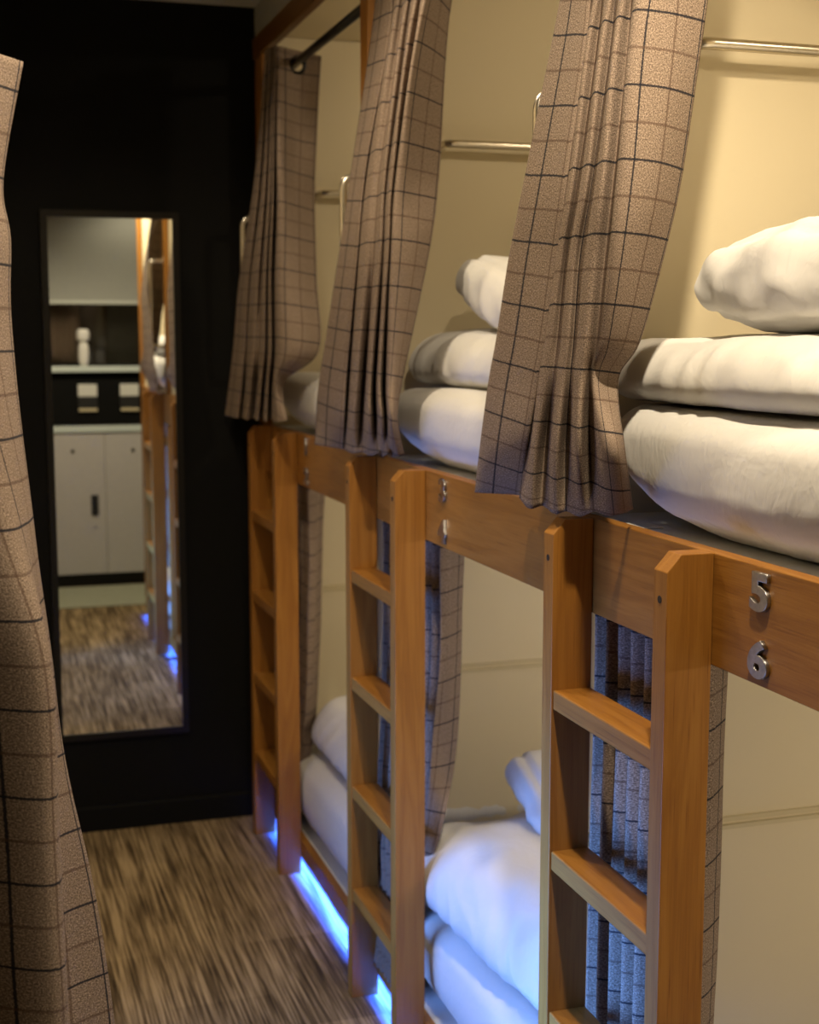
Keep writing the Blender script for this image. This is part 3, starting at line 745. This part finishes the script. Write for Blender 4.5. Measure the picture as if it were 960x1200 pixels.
bm_obj('top', box_bm(.45, 1.322, YN+.001, YL+.004, 1.0285, 1.070), M['blackgloss'], ct, (-.886+DX, -YN, -1.03))
bm_obj('front_edge', box_bm(.45, 1.322, YL+.0042, YL+.012, 1.0285, 1.071, .002), M['counter'], ct, (-.886+DX, -YN, -1.03))
for i, x in enumerate((.80+DX, 1.075+DX)):
    s = thing('wall_socket', ['left of the two wall sockets above the worktop, in the mirror', 'right of the two wall sockets above the worktop, in the mirror'][i], 'socket', (x, YN, 1.23), 'sockets above the worktop')
    bm_obj('plate', box_bm(-.062, .062, .0005, .010, .025, .105, .003), M['plate'], s)
    bm_obj('lower_box', box_bm(-.062, .062, .0005, .012, -.075, .0245, .003), M['lockblack'], s)
    bm_obj('lip', box_bm(-.06, .06, .0122, .022, -.075, -.055, .002), M['seam'], s)
bl = thing('roller_blind', 'grey roller blind half lowered over the window, in the mirror', 'blind', (.78, YN, 2.5))
bm_obj('fabric', box_bm(.205, 1.275, YN+.018, YN+.020, 1.885, 2.60), M['blind'], bl, (-.78, -YN, -2.5))
bm_obj('bottom_bar', box_bm(.205, 1.275, YN+.012, YN+.027, 1.862, 1.886, .003), M['hem'], bl, (-.78, -YN, -2.5))
bm_obj('roller', tube_bm([(.205, YN+.03, 2.61), (1.275, YN+.03, 2.61)], .022, 14), M['hem'], bl, (-.78, -YN, -2.5), True)
# drape and white roll stand in for reflections in the pane; dark ribbed shutter
rows = []
for z in (2.49, 1.9, 1.476):
    rows.append([(.25+.04*i, YN-.10-.03-(.02 if i % 2 else 0), z) for i in range(12)])
dr = cloth('drape', rows, M['drape'], nu=6, nv=4); tag(dr, 'brown drape standing in for a curtain reflected in the window glass, in the mirror', 'curtain')
sh = thing('window_shutter', 'dark ribbed shutter behind the window glass, in the mirror', 'shutter', (.8, YN-.24, 1.4))
bm_obj('backing', box_bm(-.1, 1.8, YN-.27, YN-.25, 1.3, 2.71), M['ribbed'], sh, (-.8, -YN+.24, -1.4))
rb = bmesh.new()
for i in range(60): box_bm(-.09+.031*i, -.072+.031*i, YN-.2495, YN-.24, 1.3, 1.80, bm=rb)
bm_obj('ribs', rb, M['ribbed'], sh, (-.8, -YN+.24, -1.4))
tw = thing('reflection_roll', 'white roll standing in for a pillow reflected in the window glass, in the mirror', 'towel', (.70, YN+.02, 1.4555))
for nm, z0, z1, r in (('lower_roll', 0, .16, .034), ('upper_roll', .16, .245, .042)):
    bmx = bmesh.new(); prof = []
    N = 20; m_ = 10; rings = []
    for i in range(m_+1):
        t = i/m_; rr = r*(1-abs(2*t-1)**4*.45); z = z0+(z1-z0)*t
        rings.append([bmx.verts.new((rr*math.cos(2*math.pi*a/N)*(1+.06*math.sin(3*a)), .8*rr*math.sin(2*math.pi*a/N), z)) for a in range(N)])
    for a, c in zip(rings, rings[1:]):
        for q in range(N): bmx.faces.new((a[q], a[(q+1) % N], c[(q+1) % N], c[q]))
    bmx.faces.new(rings[0][::-1]); bmx.faces.new(rings[-1])
    bm_obj(nm, bmx, M['towel'], tw, smooth=True)
mt = bm_obj('floor_mat', box_bm(.22, 1.5, YL+.02, .62, .0005, .008, .002), M['mat'])
tag(mt, 'pale grey-green mat before the lockers, in the mirror', 'mat')

# ------------------------------------------------------------------ lights
def light(name, typ, loc, energy, col, rot=(0, 0, 0), **kw):
    l = bpy.data.lights.new(name, typ); l.energy = energy; l.color = col
    for k, v in kw.items(): setattr(l, k, v)
    o = bpy.data.objects.new(name, l); C.objects.link(o); o.location = loc; o.rotation_euler = [R(a) for a in rot]; return o
LIGHTS()
wd = bpy.data.worlds.new('World'); bpy.context.scene.world = wd; wd.use_nodes = True
bg = wd.node_tree.nodes['Background']; bg.inputs[0].default_value = (.55, .62, .75, 1); bg.inputs[1].default_value = WORLD

# ------------------------------------------------------------------ camera
cam = bpy.data.cameras.new('Camera'); co = bpy.data.objects.new('Camera', cam); C.objects.link(co)
cam.sensor_fit = 'HORIZONTAL'; cam.sensor_width = 24.0; cam.lens = 24.0*1629.8/960
co.location = (0, 0, 1.65); co.rotation_euler = (R(90-7.185), 0, R(-17.72))
cam.clip_start = .02
cam.dof.use_dof = True; cam.dof.focus_distance = 1.95; cam.dof.aperture_fstop = 4.5
sc = bpy.context.scene; sc.camera = co
vs = sc.view_settings; vs.view_transform = 'Standard'; vs.look = 'None'; vs.gamma = 1; vs.exposure = EXPOSURE; vs.use_curve_mapping = False
